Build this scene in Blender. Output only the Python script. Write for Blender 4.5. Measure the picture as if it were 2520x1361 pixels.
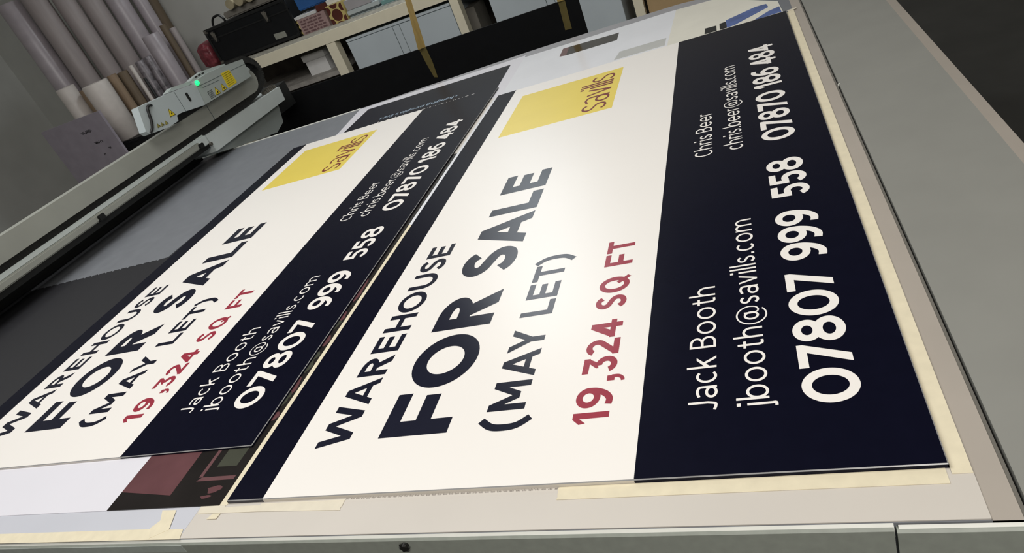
import bpy, bmesh, math, random
from mathutils import Vector, Matrix
from mathutils.geometry import delaunay_2d_cdt
random.seed(7)
S = bpy.context.scene
C = S.collection
for o in list(bpy.data.objects):
    bpy.data.objects.remove(o)

# ------------------------------------------------------------------ camera
ZO = 0.86            # height of the sign's top face above the floor; table frame z=0 is that face
cam_data = bpy.data.cameras.new('camera')
cam = bpy.data.objects.new('camera', cam_data)
C.objects.link(cam)
rx = Vector((0.9102796226851226, 0.22594977515447115, -0.3468972580345284))
ry = -Vector((-0.1646555228263004, -0.5712087485277807, -0.8041200932747077))
rz = -Vector((-0.37984150290223406, 0.789092684488312, -0.48275580572376486))
M = Matrix((rx, ry, rz)).transposed().to_4x4()
M.translation = Vector((1.07998142, -0.66763905, 0.79780172 + ZO))
cam.matrix_world = M
cam_data.sensor_fit = 'HORIZONTAL'
cam_data.sensor_width = 36
cam_data.lens = 36 * 1667.867 / 2520
cam_data.shift_x = 2 / 2520
cam_data.clip_start = 0.02
cam_data.clip_end = 60
S.camera = cam

# ------------------------------------------------------------------ world, lights, exposure
S.view_settings.view_transform = 'Standard'
S.view_settings.look = 'None'
S.view_settings.exposure = 0.07
S.view_settings.gamma = 1.0
S.view_settings.use_curve_mapping = False
W = bpy.data.worlds.new('world')
S.world = W
W.use_nodes = True
W.node_tree.nodes['Background'].inputs[0].default_value = (0.85, 0.93, 1.0, 1)
W.node_tree.nodes['Background'].inputs[1].default_value = 0.02

def area(name, loc, sx, sy, power, col, tilt=(0, 0, 0)):
    d = bpy.data.lights.new(name, 'AREA')
    d.shape = 'RECTANGLE'
    d.size, d.size_y, d.energy, d.color = sx, sy, power, col
    o = bpy.data.objects.new(name, d)
    o.location = (loc[0], loc[1], loc[2] + ZO)
    o.rotation_euler = tilt
    C.objects.link(o)
    return o

area('ceiling_light_main', (-1.3, 0.8, 3.3), 3.6, 1.8, 107, (1.0, 0.985, 0.965))
area('added_fill_behind', (2.6, -2.6, 2.9), 2.4, 1.2, 132, (1.0, 0.955, 0.895), (math.radians(28), math.radians(14), 0))  # added fill from behind the camera, brightens the front panel and gantry faces
area('ceiling_light_back', (-1.45, 5.3, 3.3), 1.1, 0.45, 37, (0.92, 0.97, 1.0))
area('added_highlight_light', (-1.35, 5.9, 2.45), 1.0, 0.5, 7, (0.82, 0.92, 1.0), (math.radians(-80), 0, 0))  # unseen source added at the back wall for a bluish highlight on the lettering

# ------------------------------------------------------------------ materials
def lin(c):
    return tuple((v / 255 / 12.92) if v / 255 <= 0.04045 else ((v / 255 + 0.055) / 1.055) ** 2.4 for v in c)

def mat(name, col, rough=0.5, metal=0.0, spec=0.5, vary=0.0, scale=8.0, bump=0.0, emit=None, stretch=None, alpha=1.0, coat=0.0):
    m = bpy.data.materials.new(name)
    m.use_nodes = True
    nt = m.node_tree
    b = nt.nodes['Principled BSDF']
    L = lin(col)
    b.inputs['Base Color'].default_value = (*L, 1)
    b.inputs['Roughness'].default_value = rough
    b.inputs['Metallic'].default_value = metal
    b.inputs['Specular IOR Level'].default_value = spec
    b.inputs['Coat Weight'].default_value = coat
    b.inputs['Coat Roughness'].default_value = 0.06
    if alpha < 1:
        b.inputs['Alpha'].default_value = alpha
    if vary > 0 or bump > 0:
        tc = nt.nodes.new('ShaderNodeTexCoord')
        src = tc.outputs['Object']
        if stretch:
            mp = nt.nodes.new('ShaderNodeMapping')
            mp.inputs['Scale'].default_value = stretch
            nt.links.new(src, mp.inputs['Vector'])
            src = mp.outputs[0]
        n = nt.nodes.new('ShaderNodeTexNoise')
        n.inputs['Scale'].default_value = scale
        n.inputs['Detail'].default_value = 5
        nt.links.new(src, n.inputs['Vector'])
        if vary > 0:
            r = nt.nodes.new('ShaderNodeValToRGB')
            r.color_ramp.elements[0].position = 0.3
            r.color_ramp.elements[1].position = 0.7
            r.color_ramp.elements[0].color = (*[max(0, v * (1 - vary)) for v in L], 1)
            r.color_ramp.elements[1].color = (*[min(1, v * (1 + vary)) for v in L], 1)
            nt.links.new(n.outputs['Fac'], r.inputs[0])
            nt.links.new(r.outputs[0], b.inputs['Base Color'])
        if bump > 0:
            bp = nt.nodes.new('ShaderNodeBump')
            bp.inputs['Strength'].default_value = bump
            bp.inputs['Distance'].default_value = 0.01
            nt.links.new(n.outputs['Fac'], bp.inputs['Height'])
            nt.links.new(bp.outputs[0], b.inputs['Normal'])
    if emit:
        b.inputs['Emission Color'].default_value = (*lin(emit[0]), 1)
        b.inputs['Emission Strength'].default_value = emit[1]
    return m

MT = dict(
    white=mat('white_print', (247, 243, 237), 0.32, vary=0.01, scale=2),
    navy=mat('navy_print', (14, 15, 30), 0.26, spec=0.08, vary=0.06, scale=30),
    navy_ink=mat('navy_ink', (20, 22, 40), 0.26, spec=0.4, vary=0.04, scale=30),
    red_ink=mat('red_ink', (156, 52, 68), 0.3, spec=0.3, vary=0.05, scale=40),
    white_ink=mat('white_ink', (247, 243, 237), 0.32, vary=0.01, scale=20),
    yellow=mat('yellow_ink', (240, 217, 98), 0.3, vary=0.02, scale=6),
    maroon_ink=mat('maroon_ink', (122, 42, 40), 0.35, vary=0.05, scale=30),
    edge=mat('acrylic_edge', (150, 150, 150), 0.25, vary=0.1, scale=60),
    bed=mat('printer_bed_grey', (117, 120, 125), 0.5, vary=0.05, scale=14),
    rail_grey=mat('printer_frame_grey', (172, 164, 154), 0.45, vary=0.03, scale=10),
    panel_grey=mat('printer_panel_grey', (141, 141, 135), 0.5, vary=0.03, scale=9),
    front_grey=mat('printer_front_grey', (146, 151, 143), 0.5, vary=0.06, scale=60),
    trim=mat('pale_edge_trim', (226, 227, 220), 0.4, vary=0.03, scale=30),
    slot=mat('black_slot', (16, 15, 13), 0.6, vary=0.2, scale=30),
    slot_side=mat('slot_side_grey', (110, 107, 100), 0.5, vary=0.05, scale=30),
    backing=mat('white_backing_paper', (208, 202, 193), 0.4, vary=0.02, scale=5),
    cool_white=mat('cool_white_sheet', (203, 205, 213), 0.35, vary=0.02, scale=5),
    margin=mat('sheet_margin_grey', (158, 158, 163), 0.3, vary=0.04, scale=8),
    cream_film=mat('cream_white_film', (238, 235, 221), 0.15, vary=0.03, scale=6),
    film=mat('glossy_white_film', (238, 240, 245), 0.12, vary=0.03, scale=4),
    tape=mat('masking_tape', (228, 218, 190), 0.6, vary=0.05, scale=40),
    tape_thin=mat('pale_tape', (224, 216, 196), 0.5, vary=0.04, scale=40),
    clear_tape=mat('clear_tape_on_panel', (172, 180, 175), 0.25, vary=0.05, scale=60),
    glossy_black=mat('glossy_black_print', (40, 37, 36), 0.10, vary=0.18, scale=7),
    pink_print=mat('dusky_pink_print', (104, 70, 73), 0.15, vary=0.12, scale=9),
    green_print=mat('grey_green_print', (72, 74, 64), 0.15, vary=0.15, scale=9),
    line_print=mat('pink_line_print', (110, 78, 80), 0.15, vary=0.1, scale=30),
    white_gloss=mat('white_gloss_print', (236, 235, 242), 0.12, vary=0.01, scale=4),
    black_sheet=mat('black_foam_sheet', (30, 30, 34), 0.6, vary=0.15, scale=120),
    beam=mat('gantry_beige_grey', (158, 160, 152), 0.45, vary=0.04, scale=7),
    cover=mat('carriage_grey', (168, 177, 174), 0.4, vary=0.03, scale=8),
    cover_light=mat('carriage_pale', (182, 192, 194), 0.4, vary=0.02, scale=8),
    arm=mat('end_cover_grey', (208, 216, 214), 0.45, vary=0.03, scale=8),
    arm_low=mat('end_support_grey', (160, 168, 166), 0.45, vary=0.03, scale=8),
    rubber=mat('black_rubber', (18, 19, 19), 0.55, vary=0.2, scale=50),
    chain=mat('cable_chain_black', (24, 24, 23), 0.5, vary=0.3, scale=40, bump=0.3),
    lab_yellow=mat('warning_yellow', (232, 208, 40), 0.5, vary=0.04, scale=60),
    lab_dim=mat('warning_yellow_small', (168, 160, 84), 0.5, vary=0.05, scale=60),
    black_ink=mat('black_ink', (22, 22, 22), 0.5, vary=0.1, scale=60),
    olive_ink=mat('olive_ink', (150, 132, 20), 0.5, vary=0.1, scale=60),
    led=mat('green_led', (20, 235, 120), 0.3, emit=((30, 250, 120), 1.6), vary=0.02, scale=5),
    black_panel=mat('matt_black_panel', (13, 14, 16), 0.75, vary=0.15, scale=10, spec=0.15),
    amber=mat('amber_tape', (164, 140, 84), 0.3, vary=0.12, scale=25, stretch=(3, 3, 0.4)),
    amber_on=mat('amber_tape_on_black', (96, 86, 50), 0.35, vary=0.12, scale=25),
    cream=mat('cream_bench_edge', (250, 243, 218), 0.5, vary=0.03, scale=12),
    bench_top=mat('bench_top_worn', (150, 146, 134), 0.6, vary=0.25, scale=24),
    door=mat('pale_cupboard_grey', (206, 217, 223), 0.45, vary=0.03, scale=4),
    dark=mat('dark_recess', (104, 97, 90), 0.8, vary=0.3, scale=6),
    shelf=mat('dusty_shelf', (158, 154, 148), 0.7, vary=0.25, scale=12),
    paper_box=mat('white_cardboard', (222, 222, 221), 0.6, vary=0.05, scale=12),
    case=mat('black_case_board', (17, 19, 22), 0.6, vary=0.2, scale=20, spec=0.3),
    case_edge=mat('black_case_edging', (27, 28, 29), 0.4, vary=0.2, scale=20),
    steel=mat('dull_steel', (130, 126, 118), 0.4, metal=0.6, vary=0.3, scale=40),
    lab_grey=mat('grey_label', (150, 152, 143), 0.6, vary=0.05, scale=40),
    beige=mat('beige_foam', (172, 162, 134), 0.7, vary=0.12, scale=14),
    grey_cloth=mat('grey_board', (128, 124, 116), 0.7, vary=0.12, scale=10),
    pinkb=mat('pink_label_print', (166, 140, 138), 0.6, vary=0.12, scale=30),
    pinkbar=mat('pink_label_dark', (112, 84, 86), 0.6, vary=0.2, scale=60),
    pale=mat('pale_board', (186, 196, 198), 0.5, vary=0.03, scale=10),
    mauve_board=mat('mauve_white_board', (172, 170, 174), 0.5, vary=0.03, scale=10),
    teal=mat('teal_film', (120, 160, 160), 0.4, vary=0.1, scale=12),
    grey_edge=mat('grey_board_edge', (84, 94, 96), 0.6, vary=0.1, scale=30),
    blue=mat('blue_folder', (46, 96, 158), 0.5, vary=0.06, scale=8),
    maroon=mat('maroon_print', (86, 38, 30), 0.5, vary=0.1, scale=20),
    cream_print=mat('cream_print', (206, 188, 120), 0.5, vary=0.05, scale=20),
    brown_tube=mat('brown_kraft_tube', (136, 116, 94), 0.7, vary=0.15, scale=10, stretch=(4, 4, 0.5)),
    dark_brown=mat('dark_kraft_tube', (104, 90, 72), 0.7, vary=0.15, scale=10, stretch=(4, 4, 0.5)),
    white_roll=mat('white_wrapped_roll', (205, 198, 192), 0.5, vary=0.08, scale=10, bump=0.1),
    grey_roll=mat('grey_wrapped_roll', (158, 149, 148), 0.5, vary=0.08, scale=8, bump=0.1, stretch=(3, 3, 0.4)),
    mauve_roll=mat('mauve_wrapped_roll', (170, 162, 167), 0.35, vary=0.1, scale=9, bump=0.2),
    patch_roll=mat('patchy_black_white_roll', (120, 114, 118), 0.4, vary=0.75, scale=13),
    purple_box=mat('grey_purple_board', (152, 145, 155), 0.6, vary=0.08, scale=10),
    red_bag=mat('red_bubble_wrap', (120, 54, 62), 0.35, vary=0.35, scale=30, bump=0.8),
    wall=mat('grey_painted_wall', (200, 201, 196), 0.8, vary=0.05, scale=3),
    ceiling=mat('grey_ceiling', (150, 150, 148), 0.9, vary=0.03, scale=3),
    floor=mat('dark_floor', (52, 51, 48), 0.7, vary=0.15, scale=5),
    kraft=mat('kraft_cardboard', (192, 164, 122), 0.7, vary=0.05, scale=10),
    blue_print=mat('blue_print', (70, 96, 160), 0.15, vary=0.25, scale=14),
    grey_digits=mat('grey_ruler_ink', (120, 112, 106), 0.6, vary=0.1, scale=60),
    pale_blue_ink=mat('pale_blue_ink', (150, 172, 190), 0.4, vary=0.1, scale=60),
    grey_patch=mat('grey_clear_film', (198, 199, 196), 0.1, vary=0.03, scale=10),
)

# ------------------------------------------------------------------ helpers (all coordinates in the table frame)
def wloc(parent):
    v = Vector((0, 0, 0))
    p = parent
    while p is not None:
        v += p.location
        p = p.parent
    return v

def raw(name, verts, faces, m, parent=None, smooth=False, at=None):
    """verts in table frame -> one mesh object; origin at `at` (table frame) when top-level"""
    base = wloc(parent) if parent else Vector((0, 0, 0))
    off = Vector((0, 0, 0))
    if parent is None and at is not None:
        off = Vector((at[0], at[1], at[2] + ZO))
    me = bpy.data.meshes.new(name)
    me.from_pydata([(v[0] - base.x - off.x, v[1] - base.y - off.y, v[2] + ZO - base.z - off.z) for v in verts], [], faces)
    ms = m if isinstance(m, (list, tuple)) else [m]
    for mm in ms:
        me.materials.append(mm)
    if smooth:
        for p in me.polygons:
            p.use_smooth = True
    bm = bmesh.new(); bm.from_mesh(me)
    bmesh.ops.recalc_face_normals(bm, faces=bm.faces)
    bm.to_mesh(me); bm.free()
    o = bpy.data.objects.new(name, me)
    o.location = off
    C.objects.link(o)
    if parent:
        o.parent = parent
    return o

def tag(o, label=None, cat=None, group=None, kind=None):
    if label: o['label'] = label
    if cat: o['category'] = cat
    if group: o['group'] = group
    if kind: o['kind'] = kind
    return o

def thing(name, loc, label, cat, group=None):
    o = bpy.data.objects.new(name, None)
    o.empty_display_size = 0.05
    o.location = (loc[0], loc[1], loc[2] + ZO)
    C.objects.link(o)
    return tag(o, label, cat, group)

class G:
    """collects boxes / prisms / tubes, then build() links one mesh"""
    def __init__(s): s.v = []; s.f = []
    def add(s, v, f):
        n = len(s.v); s.v += [tuple(p) for p in v]; s.f += [tuple(i + n for i in q) for q in f]; return s
    def box(s, x0, x1, y0, y1, z0, z1):
        v = [(x, y, z) for z in (z0, z1) for y in (y0, y1) for x in (x0, x1)]
        return s.add(v, [(0, 2, 3, 1), (4, 5, 7, 6), (0, 1, 5, 4), (2, 6, 7, 3), (0, 4, 6, 2), (1, 3, 7, 5)])
    def bevbox(s, x0, x1, y0, y1, z0, z1, b):
        bm = bmesh.new()
        bmesh.ops.create_cube(bm, size=1)
        for v in bm.verts:
            v.co = (x0 + (v.co.x + .5) * (x1 - x0), y0 + (v.co.y + .5) * (y1 - y0), z0 + (v.co.z + .5) * (z1 - z0))
        bmesh.ops.bevel(bm, geom=bm.edges[:], offset=b, segments=2, affect='EDGES')
        bm.verts.index_update()
        s.add([v.co[:] for v in bm.verts], [[v.index for v in f.verts] for f in bm.faces]); bm.free(); return s
    def prism(s, pts, axis, a, b):
        """polygon pts extruded along axis ('x': pts=(y,z), 'y': pts=(x,z), 'z': pts=(x,y)) from a to b"""
        def P(p, t): return (t, p[0], p[1]) if axis == 'x' else ((p[0], t, p[1]) if axis == 'y' else (p[0], p[1], t))
        n = len(pts)
        v = [P(p, a) for p in pts] + [P(p, b) for p in pts]
        f = [tuple(range(n)), tuple(range(2 * n - 1, n - 1, -1))] + [(i, (i + 1) % n, n + (i + 1) % n, n + i) for i in range(n)]
        return s.add(v, f)
    def cyl(s, x, y, z0, z1, r, n=24, bev=0.0, hole=0.0):
        ring = []
        prof = [(r - bev, z0), (r, z0 + bev), (r, z1 - bev), (r - bev, z1)] if bev else [(r, z0), (r, z1)]
        if hole: prof += [(hole, z1), (hole, z1 - min(0.08, (z1 - z0) * .5))]
        v = []
        for pr, pz in prof:
            v += [(x + pr * math.cos(2 * math.pi * i / n), y + pr * math.sin(2 * math.pi * i / n), pz) for i in range(n)]
        k = len(prof)
        f = [(j * n + i, j * n + (i + 1) % n, (j + 1) * n + (i + 1) % n, (j + 1) * n + i) for j in range(k - 1) for i in range(n)]
        f += [tuple(range(n - 1, -1, -1)), tuple((k - 1) * n + i for i in range(n))]
        return s.add(v, f)
    def tube(s, path, r, n=10):
        path = [Vector(p) for p in path]
        v = []
        for i, p in enumerate(path):
            d = (path[min(i + 1, len(path) - 1)] - path[max(i - 1, 0)]).normalized()
            u = d.orthogonal().normalized() if i == 0 else (u - d * u.dot(d)).normalized()
            w = d.cross(u)
            v += [tuple(p + r * (math.cos(2 * math.pi * k / n) * u + math.sin(2 * math.pi * k / n) * w)) for k in range(n)]
        m = len(path)
        f = [(j * n + k, j * n + (k + 1) % n, (j + 1) * n + (k + 1) % n, (j + 1) * n + k) for j in range(m - 1) for k in range(n)]
        f += [tuple(range(n - 1, -1, -1)), tuple((m - 1) * n + k for k in range(n))]
        return s.add(v, f)
    def sheet(s, pts, z, t):
        """flat polygon (x, y) whose top is at z and thickness t"""
        return s.prism(pts, 'z', z - t, z)
    def build(s, name, m, parent=None, smooth=False, at=None):
        return raw(name, s.v, s.f, m, parent, smooth, at)

def smooth_path(pts, k=8, closed=False):
    P = [Vector(p) for p in pts]
    n = len(P); out = []
    for i in range(n - 1):
        p0 = P[max(i - 1, 0)]; p1 = P[i]; p2 = P[i + 1]; p3 = P[min(i + 2, n - 1)]
        for j in range(k):
            t = j / k
            out.append(0.5 * ((2 * p1) + (p2 - p0) * t + (2 * p0 - 5 * p1 + 4 * p2 - p3) * t * t + (3 * p1 - p0 - 3 * p2 + p3) * t ** 3))
    out.append(P[-1])
    return out

def dup(root, loc):
    r = root.copy(); C.objects.link(r); r.location = loc
    for ch in list(root.children):
        c = ch.copy(); C.objects.link(c); c.parent = r
        for g in list(ch.children):
            d = g.copy(); C.objects.link(d); d.parent = c
    return r

# ------------------------------------------------------------------ lettering: a geometric sans drawn from strokes (cap height 1)
def R_(x0, y0, x1, y1): return [(x0, y0), (x1, y0), (x1, y1), (x0, y1)]
def ring(cx, cy, rx, ry, sv, sh, a0=0.0, a1=360.0, n=None):
    n = n or max(6, int(abs(a1 - a0) / 7.5)); out = []
    for i in range(n):
        a = math.radians(a0 + (a1 - a0) * i / n); b = math.radians(a0 + (a1 - a0) * (i + 1) / n)
        out.append([(cx + rx * math.cos(a), cy + ry * math.sin(a)), (cx + rx * math.cos(b), cy + ry * math.sin(b)),
                    (cx + (rx - sv) * math.cos(b), cy + (ry - sh) * math.sin(b)), (cx + (rx - sv) * math.cos(a), cy + (ry - sh) * math.sin(a))])
    return out
def disc(cx, cy, rx, ry, n=32): return [[(cx + rx * math.cos(2 * math.pi * i / n), cy + ry * math.sin(2 * math.pi * i / n)) for i in range(n)]]
def para(xb, xt, hb, y0=0.0, y1=1.0): return [(xb, y0), (xb + hb, y0), (xt + hb, y1), (xt, y1)]
def stroke(pts, wv, wh=None, k=6):
    """smooth spine; width wv where it runs vertically, wh where it runs horizontally"""
    wh = wh or wv
    P = smooth_path([(p[0], p[1], 0) for p in pts], k) if len(pts) > 2 else [Vector((p[0], p[1], 0)) for p in pts]
    L, Rr = [], []
    for i, p in enumerate(P):
        d = (P[min(i + 1, len(P) - 1)] - P[max(i - 1, 0)]); d.normalize()
        w = math.hypot(wv * d.y, wh * d.x) / 2
        nx, ny = -d.y, d.x
        L.append((p.x + nx * w, p.y + ny * w)); Rr.append((p.x - nx * w, p.y - ny * w))
    return [[Rr[i], Rr[i + 1], L[i + 1], L[i]] for i in range(len(P) - 1)]

SP = [(0.93, .85), (0.78, .955), (0.5, 1.0), (0.18, .93), (0.04, .76), (0.17, .60), (0.5, .51), (0.84, .41), (0.98, .25), (0.84, .065), (0.5, 0.0), (0.2, .05), (0.04, .16)]
def s_shape(w, h, sv, sh):
    ww, hh = w - sv, h - sh
    return stroke([(sv / 2 + x * ww, sh / 2 + y * hh) for x, y in SP], sv, sh)

def glyph(ch, w, sv, sh, xh=.725, asc=1.08, de=-.24):
    d = sv * 1.08
    if ch == 'E': return [R_(0, 0, sv, 1), R_(0, 1 - sh, w, 1), R_(0, .5 - sh / 2 + .01, w * .93, .5 + sh / 2 + .01), R_(0, 0, w, sh)]
    if ch == 'F': return [R_(0, 0, sv, 1), R_(0, 1 - sh, w, 1), R_(0, .43 - sh / 2, w * .92, .43 + sh / 2)]
    if ch == 'H': return [R_(0, 0, sv, 1), R_(w - sv, 0, w, 1), R_(0, .51 - sh / 2, w, .51 + sh / 2)]
    if ch == 'L': return [R_(0, 0, sv, 1), R_(0, 0, w, sh)]
    if ch == 'T': return [R_(w / 2 - sv / 2, 0, w / 2 + sv / 2, 1), R_(0, 1 - sh, w, 1)]
    if ch == 'O': return ring(w / 2, .5, w / 2, .515, sv, sh)
    if ch == '0': return ring(w / 2, .5, w / 2, .515, sv, sh)
    if ch == 'Q':
        c = w * .49
        return ring(c, .5, c, .515, sv, sh) + [[(c + .04 * w, .34), (c + .16 * w, .44), (w * 1.02, .08), (w * .9, -.04)]]
    if ch == 'U':
        r = .44
        return [R_(0, r, sv, 1), R_(w - sv, r, w, 1)] + ring(w / 2, r, w / 2, r + .015, sv, sh, 180, 360)
    if ch == 'A':
        x = (w - d) / 2
        return [para(0, x, d), [(w - d, 0), (w, 0), (x + d, 1), (x, 1)], R_(w * .2, .2, w * .8, .2 + sh * .9)]
    if ch == 'W':
        b1 = w * .25 - d * .55; m = w / 2 - d * .5; b2 = w * .75 - d * .45
        return [[(b1, 0), (b1 + d, 0), (d, 1), (0, 1)], para(b1, m, d), [(b2, 0), (b2 + d, 0), (m + d, 1), (m, 1)], para(b2, w - d, d)]
    if ch == 'M':
        c = w / 2; e = d * .95
        return [R_(0, 0, sv, 1), R_(w - sv, 0, w, 1), [(0, 1), (c - e / 2, .22), (c + e / 2, .22), (e, 1)], [(w, 1), (c + e / 2, .22), (c - e / 2, .22), (w - e, 1)]]
    if ch == 'Y':
        c = w / 2
        return [R_(c - sv / 2, 0, c + sv / 2, .44), [(c - sv / 2, .38), (c + sv / 2, .38), (d * 1.1, 1), (0, 1)], [(c - sv / 2, .38), (c + sv / 2, .38), (w, 1), (w - d * 1.1, 1)]]
    if ch in 'RB':
        bt = .42 if ch == 'R' else .47
        bw = w * .93 if ch == 'R' else w * .92
        r = (1 - bt) / 2
        rx = min(bw - sv * .6, bw * .56)
        g = [R_(0, 0, sv, 1), R_(0, 1 - sh, bw - rx, 1), R_(0, bt, bw - rx, bt + sh)] + ring(bw - rx, bt + r, rx, r, sv, sh, -90, 90)
        if ch == 'R': g.append([(w - d * 1.22, 0), (w, 0), (w * .62, bt + sh * .6), (w * .62 - d * 1.15, bt + sh * .6)])
        else:
            r2 = (bt + sh) / 2; rx2 = w * .5
            g += [R_(0, 0, w - rx2, sh)] + ring(w - rx2, r2, rx2, r2, sv, sh, -90, 90)
        return g
    if ch == 'S': return s_shape(w, 1.02, sv, sh)
    if ch == 'J': return [R_(w - sv, .3, w, 1)] + stroke([(w - sv / 2, .32), (w * .72, .07), (w * .42, sh * .5), (0.02, .1)], sv, sh)
    if ch == 'C': return ring(w * .56, .5, w * .56, .515, sv, sh, 48, 312)
    if ch == '(': return stroke([(w * .88, 1.06), (w * .36, .76), (sv / 2, .42), (w * .36, .08), (w * .88, -.22)], sv, sh)
    if ch == ')': return stroke([(w * .12, 1.06), (w * .64, .76), (w - sv / 2, .42), (w * .64, .08), (w * .12, -.22)], sv, sh)
    if ch == ',': return [R_(w * .12, 0, w * .98, sh * 1.15)] + stroke([(w * .82, sh * .5), (w * .8, -.1), (w * .4, -.22), (0, -.24)], sv * .6, sh * .55)
    # ---- digits
    if ch == '1': return [R_(w - sv, 0, w, 1), [(0, .80), (w - sv, 1), (w, 1), (w, .8), (w - sv, .80), (w * .08, .62)]]
    if ch == '2':
        cx, cy, qx, qy = w * .49, 1 - .305, w * .49, .32
        def at(t, k=0): return (cx + (qx - sv * k) * math.cos(math.radians(t)), cy + (qy - sh * k) * math.sin(math.radians(t)))
        return ring(cx, cy, qx, qy, sv, sh, -36, 158) + [[at(-36, 1), (0, sh * .8), (0, 0), (sv * 1.3, sh * .8), at(-36)], R_(0, 0, w, sh)]
    if ch == '3':
        return [R_(0, 1 - sh, w * .93, 1), [(w * .93, 1), (w * .93, .86), (w * .64, .57), (w * .30, .53), (w * .30, .60), (w * .60, 1 - sh)]] + ring(w * .5, .305, w * .5, .32, sv, sh, -158, 96)
    if ch == '4':
        x = w * .82
        return [R_(x - sv, 0, x, 1), R_(0, .2, w, .2 + sh * .92), [(0, .2), (sv * .2, .2 + sh * .92), (x - sv * 1.05, 1), (x, 1), (x, .95), (sv * 1.15, .2)]]
    if ch == '5':
        cx, cy, qx, qy = w * .5, .325, w * .5, .34
        def at(t, k=0): return (cx + (qx - sv * k) * math.cos(math.radians(t)), cy + (qy - sh * k) * math.sin(math.radians(t)))
        return [R_(w * .1, 1 - sh, w * .93, 1), [(w * .1, 1), (w * .1 + sv * .9, 1), (w * .07 + sv * .9, .56), (w * .05, .47)], [(w * .05, .47), (w * .07 + sv * .9, .60), at(112), at(112, 1)]] + ring(cx, cy, qx, qy, sv, sh, -155, 113)
    if ch in '69':
        ry = .335
        g = ring(w / 2, ry, w / 2, ry + .012, sv, sh) + stroke([(sv * .5, ry), (sv * .62, .55), (w * .34, .80), (w * .60, .94), (w * .88, .99 - sh * .35)], sv, sh)
        return g if ch == '6' else [[(w - x, 1 - y) for x, y in p] for p in g]
    if ch == '7': return [[(0, 1 - sh), (w * .62, 1 - sh), (w, .885), (w, 1), (0, 1)], [(w * .12, 0), (w * .12 + d * 1.08, 0), (w, .885), (w, 1), (w - d * .8, 1)]]
    if ch == '8':
        r1 = .275; r2 = .30
        return ring(w / 2, r2, w / 2, r2 + .012, sv, sh) + ring(w / 2, 1 - r1 + .012, w * .44, r1 + .012, sv * .95, sh * .95)
    # ---- lowercase
    m = xh / 2
    if ch == 'o': return ring(w / 2, m, w / 2, m + .012, sv, sh)
    if ch == 'c': return ring(w * .55, m, w * .55, m + .012, sv, sh, 50, 310)
    if ch == 'e': return ring(w / 2, m, w / 2, m + .012, sv, sh, 0, 318) + [R_(sv * .5, m - sh * .5, w, m + sh * .4)]
    if ch == 's': return s_shape(w, xh + .01, sv, sh)
    if ch == 'a': return [R_(w - sv, 0, w, xh * .62)] + stroke([(w - sv / 2, xh * .58), (w * .86, xh * .86), (w * .5, xh - sh * .4), (w * .1, xh * .86)], sv, sh) + ring(w * .48, xh * .27, w * .48, xh * .30, sv, sh)
    if ch == 'b': return [R_(0, 0, sv, asc)] + ring(w * .53, m, w * .47, m + .012, sv, sh)
    if ch == 'h': return [R_(0, 0, sv, asc), R_(w - sv, 0, w, xh * .58)] + ring(w / 2, xh * .56, w / 2, xh * .45, sv, sh, 0, 180)
    if ch == 'n': return [R_(0, 0, sv, xh), R_(w - sv, 0, w, xh * .58)] + ring(w / 2, xh * .56, w / 2, xh * .45, sv, sh, 0, 180)
    if ch == 'm':
        q = (w - sv) / 2
        return [R_(0, 0, sv, xh), R_(q, 0, q + sv, xh * .58), R_(w - sv, 0, w, xh * .58)] + ring((q + sv) / 2, xh * .56, (q + sv) / 2, xh * .45, sv, sh, 0, 180) + ring(q + (q + sv) / 2, xh * .56, (q + sv) / 2, xh * .45, sv, sh, 0, 180)
    if ch == 'r': return [R_(0, 0, sv, xh)] + stroke([(sv * .5, xh * .6), (w * .4, xh * .9), (w, xh - sh * .45)], sv, sh)
    if ch == 'k': return [R_(0, 0, sv, asc), [(sv, xh * .36), (sv, xh * .62), (w * .72, xh), (w * .95, xh)], [(w * .32, xh * .62), (w * .46, xh * .72), (w, 0), (w * .78, 0)]]
    if ch == 'l': return [R_(0, 0, sv, asc)]
    if ch == 'i': return [R_(0, 0, sv, xh), R_(-.015, asc - .14, sv + .015, asc - .01)]
    if ch == 'j': return [R_(w - sv, -.1, w, xh), R_(w - sv - .015, asc - .14, w + .015, asc - .01)] + stroke([(w - sv / 2, -.08), (w * .7, de + .04), (0, de + sh * .3)], sv, sh)
    if ch == 't': return [R_(w * .3, .14, w * .3 + sv, asc * .86), R_(0, xh - sh, w * .92, xh)] + stroke([(w * .3 + sv / 2, .16), (w * .45 + sv / 2, .05), (w, sh * .5)], sv, sh)
    if ch == 'v':
        x = (w - sv) / 2
        return [[(x, 0), (x + sv, 0), (sv, xh), (0, xh)], [(x, 0), (x + sv, 0), (w, xh), (w - sv, xh)]]
    if ch == 'g': return [R_(w - sv, -.08, w, xh)] + ring(w * .47, m, w * .47, m + .012, sv, sh) + stroke([(w - sv / 2, -.06), (w * .8, de + .03), (w * .4, de + sh / 2), (w * .05, de + .06)], sv, sh)
    if ch == 'p': return [R_(0, de, sv, xh)] + ring(w * .53, m, w * .47, m + .012, sv, sh)
    if ch == 'u': return [[(w - x, xh - y) for x, y in p] for p in glyph('n', w, sv, sh, xh, asc, de)]
    if ch == '.': return [R_(0, 0, w, sh * 1.25)]
    if ch == "'": return [R_(0, .78, w, 1.05)]
    if ch == '@':
        t = .64
        x = w * .66
        return (ring(w * .47, .35, w * .215, .285, sv * .9, sh * .9) + [R_(x - sv * .9, .2, x, .62)] + ring(w * .5, .345, w * .5, .585, sv * t, sh * t, 4, 312)
                + stroke([(x - sv * .45, .24), (x + w * .03, .10), (w * .80, .085), (w * .92, .18), (w - sv * .32, .39)], sv * t, sh * t))
    return [R_(0, 0, w, .1)]

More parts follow.
